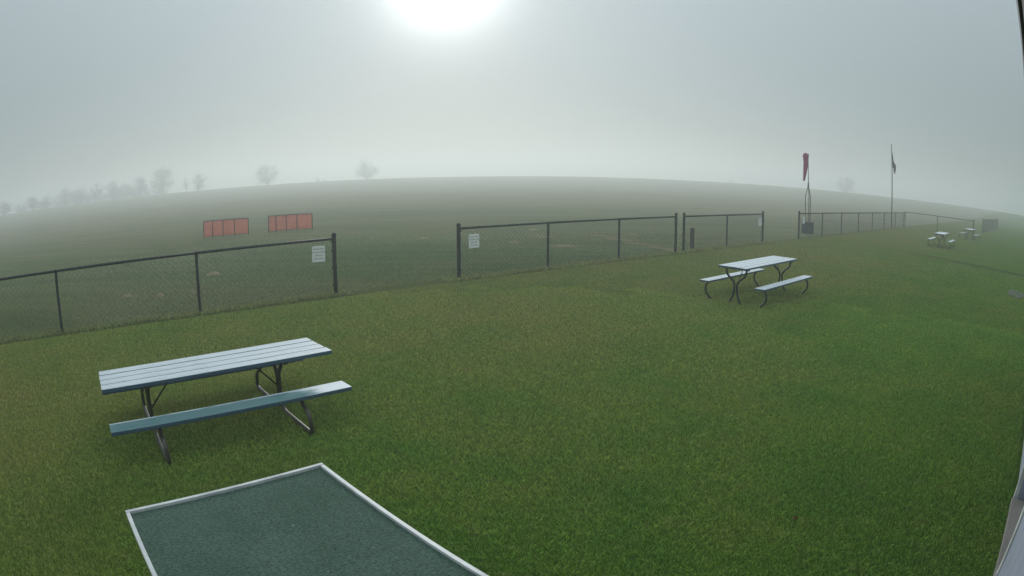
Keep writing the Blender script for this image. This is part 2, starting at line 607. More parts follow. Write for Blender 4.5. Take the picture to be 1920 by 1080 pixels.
# bare places in the turf
M_DIRT = coat('pale_dirt', (0.20, 0.165, 0.085), (0.30, 0.25, 0.145), 8, rough=1.0, bump=0.6, spec=0.0)
M_DARKDIRT = coat('dark_dirt', (0.045, 0.045, 0.030), (0.085, 0.082, 0.052), 9, rough=1.0, bump=0.6, spec=0.0)
M_GRAVEL = coat('pale_gravel', (0.16, 0.16, 0.155), (0.30, 0.29, 0.28), 40, rough=0.95, bump=0.7, spec=0.1)


def patch(name, loc, lx, ly, rz, mat_, label, h=0.012, seed=0, kind='structure'):
    bm = bmesh.new()
    n = 20
    c = bm.verts.new((0, 0, h))
    inner, outer = [], []
    for k in range(n):
        t = 2 * PI * k / n
        w = 1 + 0.35 * noise.noise(Vector((math.cos(t) * 1.7 + seed * 3.1, math.sin(t) * 1.7, seed)))
        inner.append(bm.verts.new((math.cos(t) * lx * 0.55 * w, math.sin(t) * ly * 0.55 * w, h * 0.8)))
        outer.append(bm.verts.new((math.cos(t) * lx * w, math.sin(t) * ly * w, -0.006)))
    for k in range(n):
        j = (k + 1) % n
        bm.faces.new((c, inner[k], inner[j])); bm.faces.new((inner[k], outer[k], outer[j], inner[j]))
    o = link(name, mesh_of(name, bm, mat_, True), None, (loc[0], loc[1], 0.004 + (loc[2] if len(loc) > 2 else 0)), rz)
    return tag(o, label, kind=kind)


for k, (x, y, lx, ly, dz) in enumerate([(-9.15, 12.02, .16, .12, .045), (-8.14, 12.13, .12, .10, .045), (-8.22, 15.34, .24, .18, .045), (-7.4, 12.6, .08, .07, .045),
                                        (0.94, 27.96, .5, .2, 0), (-3.38, 24.06, .35, .16, 0.02), (0.09, 22.35, .3, .14, .03), (1.79, 21.2, .4, .15, .03), (1.2, 24.5, .5, .16, 0), (5.0, 26.0, .4, .2, 0)]):
    patch('dirt_patch', (x, y, 0), lx, ly, 0.4 * k, M_DIRT, 'bare tan patch of soil in the field grass', h=0.015 + dz * 1.5, seed=k)
patch('mower_track', (19.3, 17.3, 0.022), 6.2, 0.10, 2.35 - PI / 2 + 1.18, M_DARKDIRT, 'faint dark track across the lawn towards the distant tables', h=0.006, seed=77)
for k, (a, p, lx) in enumerate([(18.6, 17.0, .9), (18.0, 15.6, .8), (17.5, 14.2, .8), (17.05, 12.9, .8), (16.7, 12.1, .5)]):
    patch('worn_path', AP(a, p, 0.02), lx, 0.16, YAW + PI / 2 + 0.1, M_DIRT, 'worn tan track leading out through the fence gap', seed=20 + k)
bm = bmesh.new()
for k in range(190):
    t, q = random.uniform(0, 2 * PI), math.sqrt(random.random())
    q *= 1 + 0.3 * noise.noise(Vector((math.cos(t) * 2, math.sin(t) * 2, 3)))
    r_ = random.uniform(0.008, 0.030)
    M_ = Matrix.Translation((math.cos(t) * q * .80, math.sin(t) * q * .34, r_ * .4 + .008)) @ Matrix.Rotation(random.random() * 6, 4, 'Z') @ Matrix.Diagonal((r_ * random.uniform(.8, 1.5), r_, r_ * .7, 1))
    bmesh.ops.create_icosphere(bm, subdivisions=1, radius=1, matrix=M_)
tag(link('gravel', mesh_of('gravel', bm, M_GRAVEL), None, (14.85, 12.15, 0), 0.75), 'scatter of pale grey gravel lying in the lawn at the right edge', kind='stuff')

# ------------------------------------------------------------------ building
bld = thing('clubhouse', 'blue grey sided building with white corner trim and dark eave, running along the right edge', 'building', (0, 0, 0), YAW)
WP = -0.48                                    # wall plane, in the building's own frame x = along, y = out
A0, A1, A2, A3 = -6.0, 3.89, 5.15, 9.4
WT = 2.60


def bpart(name, c, s, m, parent=bld, bevel=0.0):
    bm = bmesh.new(); add_box(bm, (0, 0, 0), s, bevel=bevel)
    return link(name, mesh_of(name, bm, m), parent, c)


bpart('wall', ((A0 + A1) / 2, WP - 0.13, WT / 2), (A1 - A0, 0.20, WT), M_SIDING)
bpart('wall', ((A2 + A3) / 2, WP - 0.13, WT / 2), (A3 - A2, 0.20, WT), M_SIDING)
bpart('wall', ((A1 + A2) / 2, WP - 1.65, WT / 2), (A2 - A1 + 0.5, 0.18, WT), M_SIDING)
bpart('wall', (A1 - 0.13, WP - 0.90, WT / 2), (0.20, 1.32, WT), M_SIDING)
sidew = bpart('wall', (A2 + 0.13, WP - 0.90, WT / 2 + 0.03), (0.20, 1.32, WT - 0.06), M_LITSIDING)
bpart('wall', (A3 - 0.1, WP - 2.6, WT / 2), (0.2, 4.7, WT), M_SIDING)
bpart('wall', (A0 + 0.1, WP - 2.6, WT / 2), (0.2, 4.7, WT), M_SIDING)
bpart('base_flashing', (A2 + 0.055, WP - 0.86, 0.03), (0.055, 1.2, 0.058), M_SOFFIT)
PW = 0.30
bm = bmesh.new()
add_box(bm, (0, 0, 0), (PW - 0.006, 0.026, WT - 0.06), bevel=0.006)
panel_me = mesh_of('siding_panel', bm, M_SIDING)
for lo, hi in ((A0 + 0.05, A1 - 0.10), (A2 + 0.10, A3)):
    a = (hi - PW / 2) if lo < 0 else (lo + PW / 2)
    while lo < a < hi:
        link('siding_panel', panel_me, bld, (a, WP - 0.015, WT / 2 + 0.03))
        a += -PW if lo < 0 else PW
for a, w in ((A1 - 0.05, 0.092), (A2 + 0.045, 0.085)):
    bpart('corner_trim', (a, WP - 0.008, WT / 2), (w, 0.045, WT), M_WHITE, bevel=0.004)
bpart('door', (A1 + 0.62, WP - 1.545, 1.03), (0.9, 0.03, 2.04), M_WHITE, bevel=0.004)
bpart('soffit', ((A0 + A3) / 2, WP / 2 - 0.31, WT + 0.03), (A3 - A0 + 0.6, 0.90, 0.03), M_ROOF)
bpart('fascia', ((A0 + A3) / 2, -0.062, WT + 0.10), (A3 - A0 + 0.7, 0.028, 0.17), M_SOFFIT)
g_bm = bmesh.new()
rv_ = [(A0 - .4, -0.038, WT + 0.19), (A3 + .4, -0.038, WT + 0.19), (A3 + .4, -2.9, WT + 1.15), (A0 - .4, -2.9, WT + 1.15), (A3 + .4, -5.8, WT + 0.19), (A0 - .4, -5.8, WT + 0.19)]
vs = [g_bm.verts.new(v) for v in rv_] + [g_bm.verts.new((v[0], v[1], v[2] + 0.05)) for v in rv_]
for f in ((0, 3, 2, 1), (3, 5, 4, 2), (6, 7, 8, 9), (9, 8, 10, 11), (0, 1, 7, 6), (4, 5, 11, 10), (1, 2, 8, 7), (2, 4, 10, 8), (3, 0, 6, 9), (5, 3, 9, 11)):
    g_bm.faces.new([vs[i] for i in f])
link('roof', mesh_of('roof', g_bm, M_ROOF), bld)
bpart('wall', ((A0 + A3) / 2, -5.1, WT / 2), (A3 - A0 - .4, 0.2, WT), M_SIDING)
slab = bpart('concrete_pad', (A1 + 0.62, WP - 0.75 + 0.05, 0.0), (2.0, 1.46, 0.09), M_CONCRETE, parent=None, bevel=0.01)
slab.location = AP(4.13, WP - 0.695, 0.0); slab.rotation_euler = (0, 0, YAW)
tag(slab, 'worn concrete pad in the recess of the building', kind='structure')

# ------------------------------------------------------------------ carpeted table
CW, CL, CZ = 1.213, 2.44, 0.90
ct = thing('carpeted_table', 'green carpeted board table with raised white rim in front of the building', 'table')
c1 = Vector((-1.888, 2.061, 0)); cyaw = 0.774
ct.location = c1; ct.rotation_euler = (0, 0, cyaw)
bm = bmesh.new(); add_box(bm, (CW / 2, -CL / 2, CZ - 0.041), (CW - 0.03, CL - 0.03, 0.05))
link('board', mesh_of('board', bm, M_CARPET), ct)
RW, RH = 0.023, 0.055
for c, s in (((CW / 2, -RW / 2, CZ - RH / 2), (CW, RW, RH)), ((CW / 2, -CL + RW / 2, CZ - RH / 2), (CW, RW, RH)),
             ((RW / 2, -CL / 2, CZ - RH / 2 - .0015), (RW, CL - 2 * RW - .002, RH)), ((CW - RW / 2, -CL / 2, CZ - RH / 2 - .0015), (RW, CL - 2 * RW - .002, RH))):
    bm = bmesh.new(); add_box(bm, c, s, bevel=0.003)
    link('rim', mesh_of('rim', bm, M_WHITE), ct)
for x in (0.14, CW - 0.14):
    for y in (-0.16, -CL + 0.16):
        bm = bmesh.new(); add_box(bm, (x, y, (CZ - 0.08) / 2), (0.09, 0.09, CZ - 0.082))
        link('leg', mesh_of('leg', bm, M_TIMBER), ct)


# ------------------------------------------------------------------ picnic tables
def plank_mesh(L, w, t, m, seed, bow=0.006):
    bm = bmesh.new()
    add_box(bm, (0, 0, 0), (L, w, t), bevel=min(0.007, t * 0.2))
    for v in bm.verts:
        v.co.x += (0.006 if v.co.x > 0 else -0.006) * math.cos(v.co.y / w * PI)
    return mesh_of('plank', bm, m)


def picnic_table(label, loc, yaw, L, W, h, bo, bh, xf, yf, spread, style, pipe_m, pr, nplank, bench_m, group):
    t = thing('picnic_table', label, 'picnic table', loc, yaw, group)
    th = 0.040
    pw = W / nplank
    for k in range(nplank):
        y = W / 2 - pw * (k + 0.5)
        gap = 0.0085 if style == 'A' else 0.0045
        dl = random.uniform(-0.014, 0.014)
        link('plank', plank_mesh(L + dl, pw - gap, th, M_OLDPLANK if style == 'A' else M_PLANK, k), t, (random.uniform(-.006, .006), y, h - th / 2 + random.uniform(-.002, .002)))
    for s in (-1, 1):
        bmt = bench_m if s < 0 else M_PLANK
        link('bench_seat', plank_mesh(L, 0.235, th, bmt, s), t, (0, s * bo, bh - th / 2))
    for sx in (-1, 1):
        bm = bmesh.new(); add_box(bm, (sx * xf, 0, h - th - 0.017), (0.045, W - 0.06, 0.030))
        link('cleat', mesh_of('cleat', bm, pipe_m), t)
        for s in (-1, 1):
            zt = h - th - 0.030
            if style == 'A':
                prof = [(bo - .01, bh - th), (bo + .035, bh - .10), (yf - .03, 0.20), (yf, 0.07), (yf - .035, 0.024), (yf - .16, 0.020), (.30, 0.020), (.13, 0.022), (.055, 0.055), (.030, 0.14), (.028, h * .45), (.030, h * .58), (.055, h * .68), (spread - .04, h * .80), (spread, h * .90), (spread, zt)]
            else:
                prof = [(bo - .02, bh - th), (bo + .02, bh - .06), (bo + .075, bh * .62), (bo + .065, bh * .34), (bo + .01, 0.07), (bo - .06, 0.010), (bo - .16, -0.030), (.30, -0.030), (.16, -0.012), (.105, 0.045), (.050, 0.17), (.030, h * .43), (.036, h * .50), (.075, h * .60), (spread - .03, h * .74), (spread + .005, h * .86), (spread, zt)]
            pts = spline([Vector((sx * xf, s * y, z)) for y, z in prof], 4)
            bm = bmesh.new(); add_tube(bm, pts, pr, 10)
            link('leg', mesh_of('leg', bm, pipe_m, True), t)
        bm = bmesh.new()
        add_tube(bm, [Vector((sx * (xf - 0.34), 0.0, h - th - 0.006)), Vector((sx * (xf - 0.31), 0.0, h - th - 0.03)), Vector((sx * (xf - 0.02), 0.0, h * .44))], 0.0095, 6)
        link('brace', mesh_of('brace', bm, M_BLACKPIPE), t)
    return t


TG = 'picnic tables along the lawn'
t1 = picnic_table('large nearest frosted picnic table with one bare teal bench and brown pipe legs', (-3.028, 5.364, 0), 0.728,
                  2.598, 0.661, 0.655, 0.629, 0.379, 0.772, 0.828, 0.165, 'A', M_PIPE, 0.0225, 4, M_BENCHWET, TG)
t2 = picnic_table('white frosted picnic table with curved black legs, alone in the middle lawn', (5.265, 12.28, 0), 0.699,
                  2.639, 0.672, 0.742, 0.660, 0.395, 1.126, 0.734, 0.235, 'B', M_BLACKPIPE, 0.0225, 4, M_PLANK, TG)
t3 = copy_tree(t2)
t3.location = AP(34.35, 5.45); t3.rotation_euler = (0, 0, YAW + 0.02)
t3['label'] = 'far frosted picnic table before the side fence, nearer of the distant pair'
t4 = copy_tree(t2)
t4.location = AP(46.9, 4.85); t4.rotation_euler = (0, 0, YAW - 0.12)
t4['label'] = 'farthest frosted picnic table, beside the end post of the side fence'


# ------------------------------------------------------------------ fences
def link_mesh(width, height, pitch=0.062, r=0.0030):
    """Chain link: each wire a zig-zag of three-sided tubes, neighbours hooked through each other."""
    nw = max(2, int(round(width / pitch)))
    rows = int(height / (pitch * 0.9))
    px, pz = width / nw, height / rows
    V, F = [], []
    tri = [(math.cos(t) * r, math.sin(t) * r) for t in (0.5, 0.5 + 2 * PI / 3, 0.5 + 4 * PI / 3)]
    for k in range(nw):
        x0 = (k + 0.5) * px
        b0 = len(V)
        for j in range(rows + 1):
            x = x0 + (0.5 if (j + k) % 2 else -0.5) * px * 1.02
            y = 0.0025 * (1 if j % 2 else -1)
            for (u, w) in tri:
                V.append((x + u, y + w, j * pz))
        for j in range(rows):
            a = b0 + j * 3
            for q in range(3):
                F.append((a + q, a + (q + 1) % 3, a + 3 + (q + 1) % 3, a + 3 + q))
    me = bpy.data.meshes.new('chain_link')
    me.from_pydata(V, [], F)
    me.materials.append(M_WIRE)
    return me


def post_mesh(h, r, dome):
    bm = bmesh.new()
    add_tube(bm, [(0, 0, -0.05), (0, 0, h)], r, 12)
    return mesh_of('post', bm, M_POST, False)


def cap_mesh(r):
    bm = bmesh.new()
    pr = [(r * 1.18, 0), (r * 1.18, 0.03), (r * 0.9, 0.045), (r * 0.45, 0.058), (0.004, 0.062)]
    add_tube(bm, [(0, 0, z) for _, z in pr], [q for q, _ in pr], 12)
    return mesh_of('cap', bm, M_POST, True)


RAIL_Z = 1.175
ME_LINE = post_mesh(1.17, 0.031, False)
ME_LOOP = cap_mesh(0.030)
ME_END = post_mesh(1.25, 0.045, True)
ME_CAP = cap_mesh(0.044)
bm = bmesh.new(); add_tube(bm, [(0, 0, -0.012), (0, 0, 0.012)], 0.051, 10); add_box(bm, (0.062, 0, 0), (0.035, 0.02, 0.022))
ME_BAND = mesh_of('tension_band', bm, M_POST)
LINKS = {}


def chain_fence(label, pts, ends, group, rail_extra=0.0, pitch=0.062, hscale=1.0, wire=0.0030):
    """pts: post positions; ends: indices of the heavier end posts."""
    P = [Vector((p[0], p[1], float(ground_z(p[0], p[1])))) for p in pts]
    t = thing('chain_link_fence', label, 'fence', P[0], 0, group)
    o0 = P[0]
    for i, p in enumerate(P):
        if i in ends:
            e = link('end_post', ME_END, t, p - o0); e.scale = (1, 1, hscale)
            link('cap', ME_CAP, e, (0, 0, 1.245))
            nb = P[i + 1] if i + 1 < len(P) else P[i - 1]
            d = nb - p; az = math.atan2(d.y, d.x)
            for z in (0.22, 0.58, 0.94, 1.12):
                link('tension_band', ME_BAND, e, (0, 0, z), az)
        else:
            e = link('line_post', ME_LINE, t, p - o0); e.scale = (1, 1, hscale)
            link('loop_cap', ME_LOOP, e, (0, 0, 1.165)).scale = (1, 1, 0.75)
    for a, b in zip(P, P[1:]):
        d = b - a; w = d.length; az = math.atan2(d.y, d.x)
        key = (round(w, 1), pitch)
        bm = bmesh.new()
        add_tube(bm, [(0, 0, 0), (w, 0, 0)], 0.026, 8)
        link('top_rail', mesh_of('top_rail', bm, M_POST, True), t, a - o0 + Vector((0, 0, RAIL_Z * hscale)), az)
        if key not in LINKS: LINKS[key] = link_mesh(w, 1.185, pitch, wire)
        off = Vector((math.sin(az), -math.cos(az), 0)) * 0.034      # woven on the lawn side of the posts
        c = link('chain_link', LINKS[key], t, a - o0 + off + Vector((0, 0, 0.035)), az)
        c.scale = (1, 1, hscale)
        tag(c, kind='stuff')
    return t


FG = 'chain link fence runs along the flight line'
FP = FENCE_P


def run(ss, p=FP): return [AP(s, p) for s in ss]


chain_fence('chain link fence running behind the nearest picnic table to an end post with a sign', run([-7.30, -4.25, -1.21, 1.96, 5.01]), (4,), FG)
chain_fence('chain link fence of three panels in the centre, sign at its left end post', run([8.12, 10.87, 13.63, 16.45]), (0, 3), FG)
chain_fence('short two panel chain link fence enclosing the dark timber stub', run([16.91, 19.76, 22.75]), (0, 2), FG)
chain_fence('long distant chain link fence in front of the windsock and flagpole', run([26.65, 29.88, 33.11, 36.59, 39.97, 43.35, 47.14, 50.6]), (0, 7), FG)
chain_fence('side chain link fence turning towards the two distant picnic tables', [AP(50.66, FP - 0.12), AP(50.9, 8.6), AP(51.2, 4.95)], (2,), FG, hscale=1.08)
chain_fence('farthest oblique chain link fence, alone at the right beyond the side fence', [AP(62.5 + k * 3.05, 4.92 - k * 0.118) for k in range(8)], (0, 7), FG, hscale=1.08)

# end-post dirt collars
for k, s in enumerate([5.01, 8.12, 1.96, 10.87, 16.45, 16.91]):
    patch('dirt_collar', AP(s, FP - 0.05, 0.002), 0.20, 0.13, YAW, M_DARKDIRT, 'trampled dark soil round the foot of a fence post', seed=60 + k)

# ------------------------------------------------------------------ signs
M_SIGN = coat('white_sign_sheet', (0.88, 0.89, 0.90), (0.93, 0.93, 0.94), 8, rough=0.4)
M_INK = coat('black_ink', (0.05, 0.05, 0.065), (0.07, 0.07, 0.085), 8, rough=0.6)


def text_mesh(text, size):
    cu = bpy.data.curves.new('lettering', 'FONT')
    cu.body = text; cu.align_x = 'CENTER'; cu.align_y = 'CENTER'; cu.size = size
    cu.extrude = 0.0006; cu.offset = -0.0002
    ob = bpy.data.objects.new('lettering', cu)
    me = bpy.data.meshes.new_from_object(ob)
    bpy.data.objects.remove(ob)
    me.materials.clear(); me.materials.append(M_INK)
    return me


SIGN_W, SIGN_H = 0.295, 0.325
TXT = [(text_mesh(t_, 0.043 * k_), 0.099 - i_ * 0.066) for i_, (t_, k_) in enumerate([('PILOTS ONLY', .98), ('NO SPECTATORS', .86), ('BEYOND', .98), ('THIS POINT', .98)])]
bm = bmesh.new(); add_box(bm, (0, 0, 0), (SIGN_W, SIGN_H, 0.004), bevel=0.001)
SIGN_ME = mesh_of('board', bm, M_SIGN)
bm = bmesh.new(); add_tube(bm, [(0, 0, 0.001), (0, 0, 0.005)], 0.006, 8)
TIE_ME = mesh_of('tie', bm, M_BLACKPIPE)


def sign(a, z, label, tilt=0.0):
    t = thing('warning_sign', label, 'sign', AP(a, FP - 0.050, z), YAW, 'white notices on the fence')
    t.rotation_euler = (PI / 2, tilt, YAW)
    b = link('board', SIGN_ME, t)
    for tm, ty in TXT: link('lettering', tm, t, (0, ty, 0.0032))
    for sx in (-1, 1):
        for sy in (-1, 1):
            link('tie', TIE_ME, t, (sx * (SIGN_W / 2 - .018), sy * (SIGN_H / 2 - .016), 0.001))
    return t


sign(4.63, 0.90, 'white notice at the right end of the fence behind the nearest picnic table', 0.03)
sign(8.515, 0.87, 'white notice at the left end of the three panel centre fence', -0.01)
sign(22.40, 0.87, 'white notice at the right end post of the short two panel fence', 0.0)
sign(27.15, 0.87, 'white notice on the long distant fence in front of the windsock base', 0.0)

# timber stub
bm = bmesh.new(); add_box(bm, (0, 0, 0.35), (0.125, 0.10, 0.82), bevel=0.008)
for v in bm.verts:
    if v.co.z > 0.7: v.co.z += v.co.x * 0.15
o = link('timber_stub', mesh_of('timber_stub', bm, M_TIMBER), None, (6.07, 20.46, 0), YAW)
tag(o, 'dark weathered timber stub standing just behind the short two panel fence', 'post')

# ------------------------------------------------------------------ windsock
ws_p = Vector((15.39, 29.35, 0))
M_BOX = coat('dark_teal_box', (0.016, 0.032, 0.038), (0.026, 0.046, 0.050), 3, rough=0.6)
M_SOCK = coat('faded_maroon_cloth', (0.33, 0.036, 0.150), (0.40, 0.060, 0.19), 6, rough=0.85)
M_STEEL = coat('grey_steel', (0.035, 0.038, 0.042), (0.06, 0.064, 0.068), 6, rough=0.55, metal=0.3)
wm = thing('windsock_mast', 'thin mast on three bent legs rising from a dark square box', 'mast', ws_p, 0.35)
bm = bmesh.new(); add_box(bm, (0, 0, 0.28), (0.50, 0.50, 0.62), bevel=0.015)
link('base_box', mesh_of('base_box', bm, M_BOX), wm)
bm = bmesh.new(); add_box(bm, (0, 0, 0.605), (0.53, 0.53, 0.03), bevel=0.006)
link('box_lid', mesh_of('box_lid', bm, M_BOX), wm)
for k in range(3):
    a = 2 * PI * k / 3 + 0.5
    d = Vector((math.cos(a), math.sin(a), 0))
    pts = spline([d * .17 + Vector((0, 0, .60)), d * .17 + Vector((0, 0, 1.2)), d * .17 + Vector((0, 0, 1.86)), d * .145 + Vector((0, 0, 2.05)), d * .06 + Vector((0, 0, 2.34)), d * .028 + Vector((0, 0, 2.50)), d * .026 + Vector((0, 0, 2.66))], 4)
    bm = bmesh.new(); add_tube(bm, pts, 0.022, 8)
    link('leg', mesh_of('leg', bm, M_STEEL, True), wm)
for z in (1.0, 1.5):
    bm = bmesh.new()
    pts = [Vector((math.cos(2 * PI * k / 3 + .5) * .17, math.sin(2 * PI * k / 3 + .5) * .17, z)) for k in range(4)]
    add_tube(bm, pts, 0.007, 6)
    link('tie_ring', mesh_of('tie_ring', bm, M_STEEL), wm)
bm = bmesh.new(); add_tube(bm, [(0, 0, 2.42), (0, 0, 3.2), (0, 0, 4.22)], [0.026, 0.020, 0.017], 10)
link('mast', mesh_of('mast', bm, M_STEEL, True), wm)
bm = bmesh.new(); add_tube(bm, [(0, 0, 3.98), (0, 0, 4.20)], 0.036, 10)
link('swivel', mesh_of('swivel', bm, M_BLACKPIPE, True), wm)
# the limp sock hangs from a ring arm beside the swivel
sk = thing('windsock', 'limp maroon windsock hanging straight down beside its mast', 'windsock', ws_p + Vector((0, 0, 2.76)))
bm = bmesh.new()
SK_SEG = 20
prof = [(0.0, 0.062, -.285), (0.08, 0.070, -.278), (0.35, 0.095, -.235), (0.70, 0.125, -.185), (1.00, 0.135, -.152), (1.22, 0.150, -.160), (1.34, 0.158, -.165), (1.42, 0.140, -.165), (1.455, 0.080, -.150)]
rings_ = []
for z, r_, ox in prof:
    ring = []
    for k in range(SK_SEG):
        t = 2 * PI * k / SK_SEG
        w = 1 + 0.20 * math.sin(4 * t + z * 2.2) * (1 - z / 1.6) + 0.08 * math.sin(7 * t + z * 5)
        ring.append(bm.verts.new((ox + math.cos(t) * r_ * w, math.sin(t) * r_ * w * 0.8, z + 0.025 * math.sin(2 * t))))
    rings_.append(ring)
for a, b in zip(rings_, rings_[1:]):
    for k in range(SK_SEG):
        bm.faces.new((a[k], a[(k + 1) % SK_SEG], b[(k + 1) % SK_SEG], b[k]))
link('sock', mesh_of('sock', bm, M_SOCK, True), sk)
bm = bmesh.new()
add_tube(bm, [Vector((-.165 + math.cos(2 * PI * k / 16) * .150, math.sin(2 * PI * k / 16) * .13, 1.30)) for k in range(17)], 0.008, 6, cap=False)
add_tube(bm, [(-0.02, 0, 1.30), (0.0, 0, 1.30)], 0.012, 6)
link('hoop', mesh_of('hoop', bm, M_BLACKPIPE, True), sk)

# ------------------------------------------------------------------ flag
fp = thing('flagpole', 'slim grey flagpole behind the far end of the long fence', 'flagpole', AP(46.86, 12.15))
bm = bmesh.new(); add_tube(bm, [(0, 0, -0.05), (0, 0, 3.0), (0, 0, 6.38)], [0.048, 0.042, 0.030], 12)
link('pole', mesh_of('pole', bm, M_STEEL, True), fp)
bm = bmesh.new(); add_tube(bm, [(0, 0, 6.37), (0, 0, 6.39), (0, 0, 6.43), (0, 0, 6.46)], [0.02, 0.045, 0.045, 0.01], 10)
link('finial', mesh_of('finial', bm, M_STEEL, True), fp)
bm = bmesh.new(); add_tube(bm, [(0.045, -0.01, 1.0), (0.040, -0.01, 6.3)], 0.006, 5)
link('halyard', mesh_of('halyard', bm, M_POST), fp)


def make_flag_mat():
    m = Mat('limp_flag_cloth')
    uv = m.node('ShaderNodeAttribute'); uv.attribute_name = 'cloth'
    sp = m.node('ShaderNodeSeparateXYZ'); m.link(uv.outputs['Vector'], sp.inputs[0])
    st = m.math('GREATER_THAN', m.math('FRACT', m.math('MULTIPLY', sp.outputs['Y'], 6.5)), 0.5)
    stripes = m.mix(st, (0.22, 0.07, 0.13), (0.36, 0.38, 0.50))
    canton = m.math('MULTIPLY', m.math('LESS_THAN', sp.outputs['X'], 0.45), m.math('GREATER_THAN', sp.outputs['Y'], 0.44))
    col = m.mix(canton, stripes, (0.055, 0.085, 0.32))
    m.set(color=col, rough=0.85, spec=0.2)
    tr = m.node('ShaderNodeBsdfTranslucent'); m.link(col, tr.inputs[0])
    mx = m.node('ShaderNodeMixShader'); mx.inputs[0].default_value = 0.45
    m.link(m.b.outputs[0], mx.inputs[1]); m.link(tr.outputs[0], mx.inputs[2])
    m.link(mx.outputs[0], m.out.inputs[0])
    return m.m


fl = thing('flag', 'limp striped flag with a dark blue corner hanging folded against its pole', 'flag', AP(46.86, 12.15) + Vector((0.0, 0.0, 3.84)))
bm = bmesh.new()
nu, nv = 26, 22
lay = bm.verts.layers.float_vector.new('cloth')
grid = []
for j in range(nv + 1):
    v = j / nv                                  # 0 at the foot, 1 at the head
    row = []
    for i in range(nu + 1):
        u = i / nu
        # cloth falls away from the hoist in folds: the fly end sags below
        sag = 1.72 * u * (0.3 + 0.7 * v)
        z = v * 1.30 - sag + 0.80
        spreadx = 0.52 * (1 - abs(2 * min(1, max(0, (z) / 2.1)) - 1) ** 2.2)
        fold = math.sin(u * 9.0 + v * 1.5)
        x = 0.04 + spreadx * (0.5 * u + 0.32 * (0.5 + 0.5 * fold) * math.sqrt(u))
        y = 0.11 * math.sin(u * 13.0 + v * 2.0) * math.sqrt(u) * (0.5 + 0.5 * spreadx / 0.52)
        p = bm.verts.new((x, y, z)); p[lay] = (u, v, 0)
        row.append(p)
    grid.append(row)
for j in range(nv):
    for i in range(nu):
        bm.faces.new((grid[j][i], grid[j][i + 1], grid[j + 1][i + 1], grid[j + 1][i]))
fo = link('cloth', mesh_of('cloth', bm, make_flag_mat(), True), fl)
fo.rotation_euler = (0, 0, -0.35)
sm = fo.modifiers.new('thickness', 'SOLIDIFY'); sm.thickness = 0.004

# ------------------------------------------------------------------ red safety screens
def make_red():
    m = Mat('red_mesh_sheet')
    v = m.pos((1, 1, 1), local=True)
    f = m.noise(v, 2.5, 3)
    c = m.mix(f, (0.62, 0.16, 0.13), (0.70, 0.22, 0.17))
    m.set(color=c, rough=0.8, spec=0.2)
    tr = m.node('ShaderNodeBsdfTranslucent'); m.link(c, tr.inputs[0])
    mx = m.node('ShaderNodeMixShader'); mx.inputs[0].default_value = 0.45
    m.link(m.b.outputs[0], mx.inputs[1]); m.link(tr.outputs[0], mx.inputs[2])
    net = m.node('ShaderNodeBsdfTransparent')            # the weave is open: part of what stands behind shows
    my = m.node('ShaderNodeMixShader'); my.inputs[0].default_value = 0.26
    m.link(mx.outputs[0], my.inputs[1]); m.link(net.outputs[0], my.inputs[2])
    m.link(my.outputs[0], m.out.inputs[0])
    return m.m


M_RED = make_red()
M_FRAME = coat('dark_frame_tube', (0.025, 0.018, 0.02), (0.04, 0.028, 0.03), 5, rough=0.5)


def safety_screen(label, pts, heights):
    P = [Vector((x, y, 0)) for x, y in pts]
    t = thing('safety_screen', label, 'barrier', P[0], 0, 'red safety screens out on the field')
    o = P[0]
    for i, p in enumerate(P):
        bm = bmesh.new(); add_tube(bm, [(0, 0, -.03), (0, 0, heights[i])], 0.024, 8)
        link('post', mesh_of('post', bm, M_FRAME, True), t, p - o)
    for i in range(len(P) - 1):
        a, b = P[i] - o, P[i + 1] - o
        ha, hb = heights[i], heights[i + 1]
        bm = bmesh.new(); add_tube(bm, [a + Vector((0, 0, ha)), b + Vector((0, 0, hb))], 0.018, 8)
        link('top_rail', mesh_of('top_rail', bm, M_FRAME, True), t)
        bm = bmesh.new(); add_tube(bm, [a + Vector((0, 0, .07)), b + Vector((0, 0, .07))], 0.012, 6)
        link('bottom_rail', mesh_of('bottom_rail', bm, M_FRAME, True), t)
        d = (b - a).normalized(); nrm_ = Vector((-d.y, d.x, 0))
        bm = bmesh.new()
        rows = []
        for q in range(9):
            f = q / 8
            base = a.lerp(b, f); hh = ha + (hb - ha) * f
            belly = 0.035 * math.sin(f * PI)
            rows.append([bm.verts.new(base + nrm_ * (belly * math.sin(g * PI)) + Vector((0, 0, 0.06 + (hh - 0.065) * g))) for g in (0, .25, .5, .75, 1)])
        for r0, r1 in zip(rows, rows[1:]):
            for k in range(4): bm.faces.new((r0[k], r1[k], r1[k + 1], r0[k + 1]))
        bmesh.ops.solidify(bm, geom=bm.faces[:], thickness=0.004)
        link('sheet', mesh_of('sheet', bm, M_RED, True), t)
    return t


safety_screen('left one of the two red mesh safety screens standing in the field', [(-14.79, 26.74), (-14.38, 26.99), (-13.87, 27.23), (-13.34, 27.51), (-12.68, 27.84)], [.81, .83, .83, .82, .81])
safety_screen('right one of the two red mesh safety screens, slightly farther out', [(-11.74, 28.32), (-11.44, 28.60), (-11.02, 29.0), (-10.52, 29.25), (-9.71, 29.30)], [.82, .82, .81, .81, .81])

# ------------------------------------------------------------------ small litter on the lawn
M_LEAF = coat('dry_leaf', (0.24, 0.10, 0.035), (0.34, 0.17, 0.06), 30, rough=0.7)
M_PALE = coat('pale_leaf', (0.50, 0.50, 0.44), (0.62, 0.60, 0.52), 30, rough=0.7)


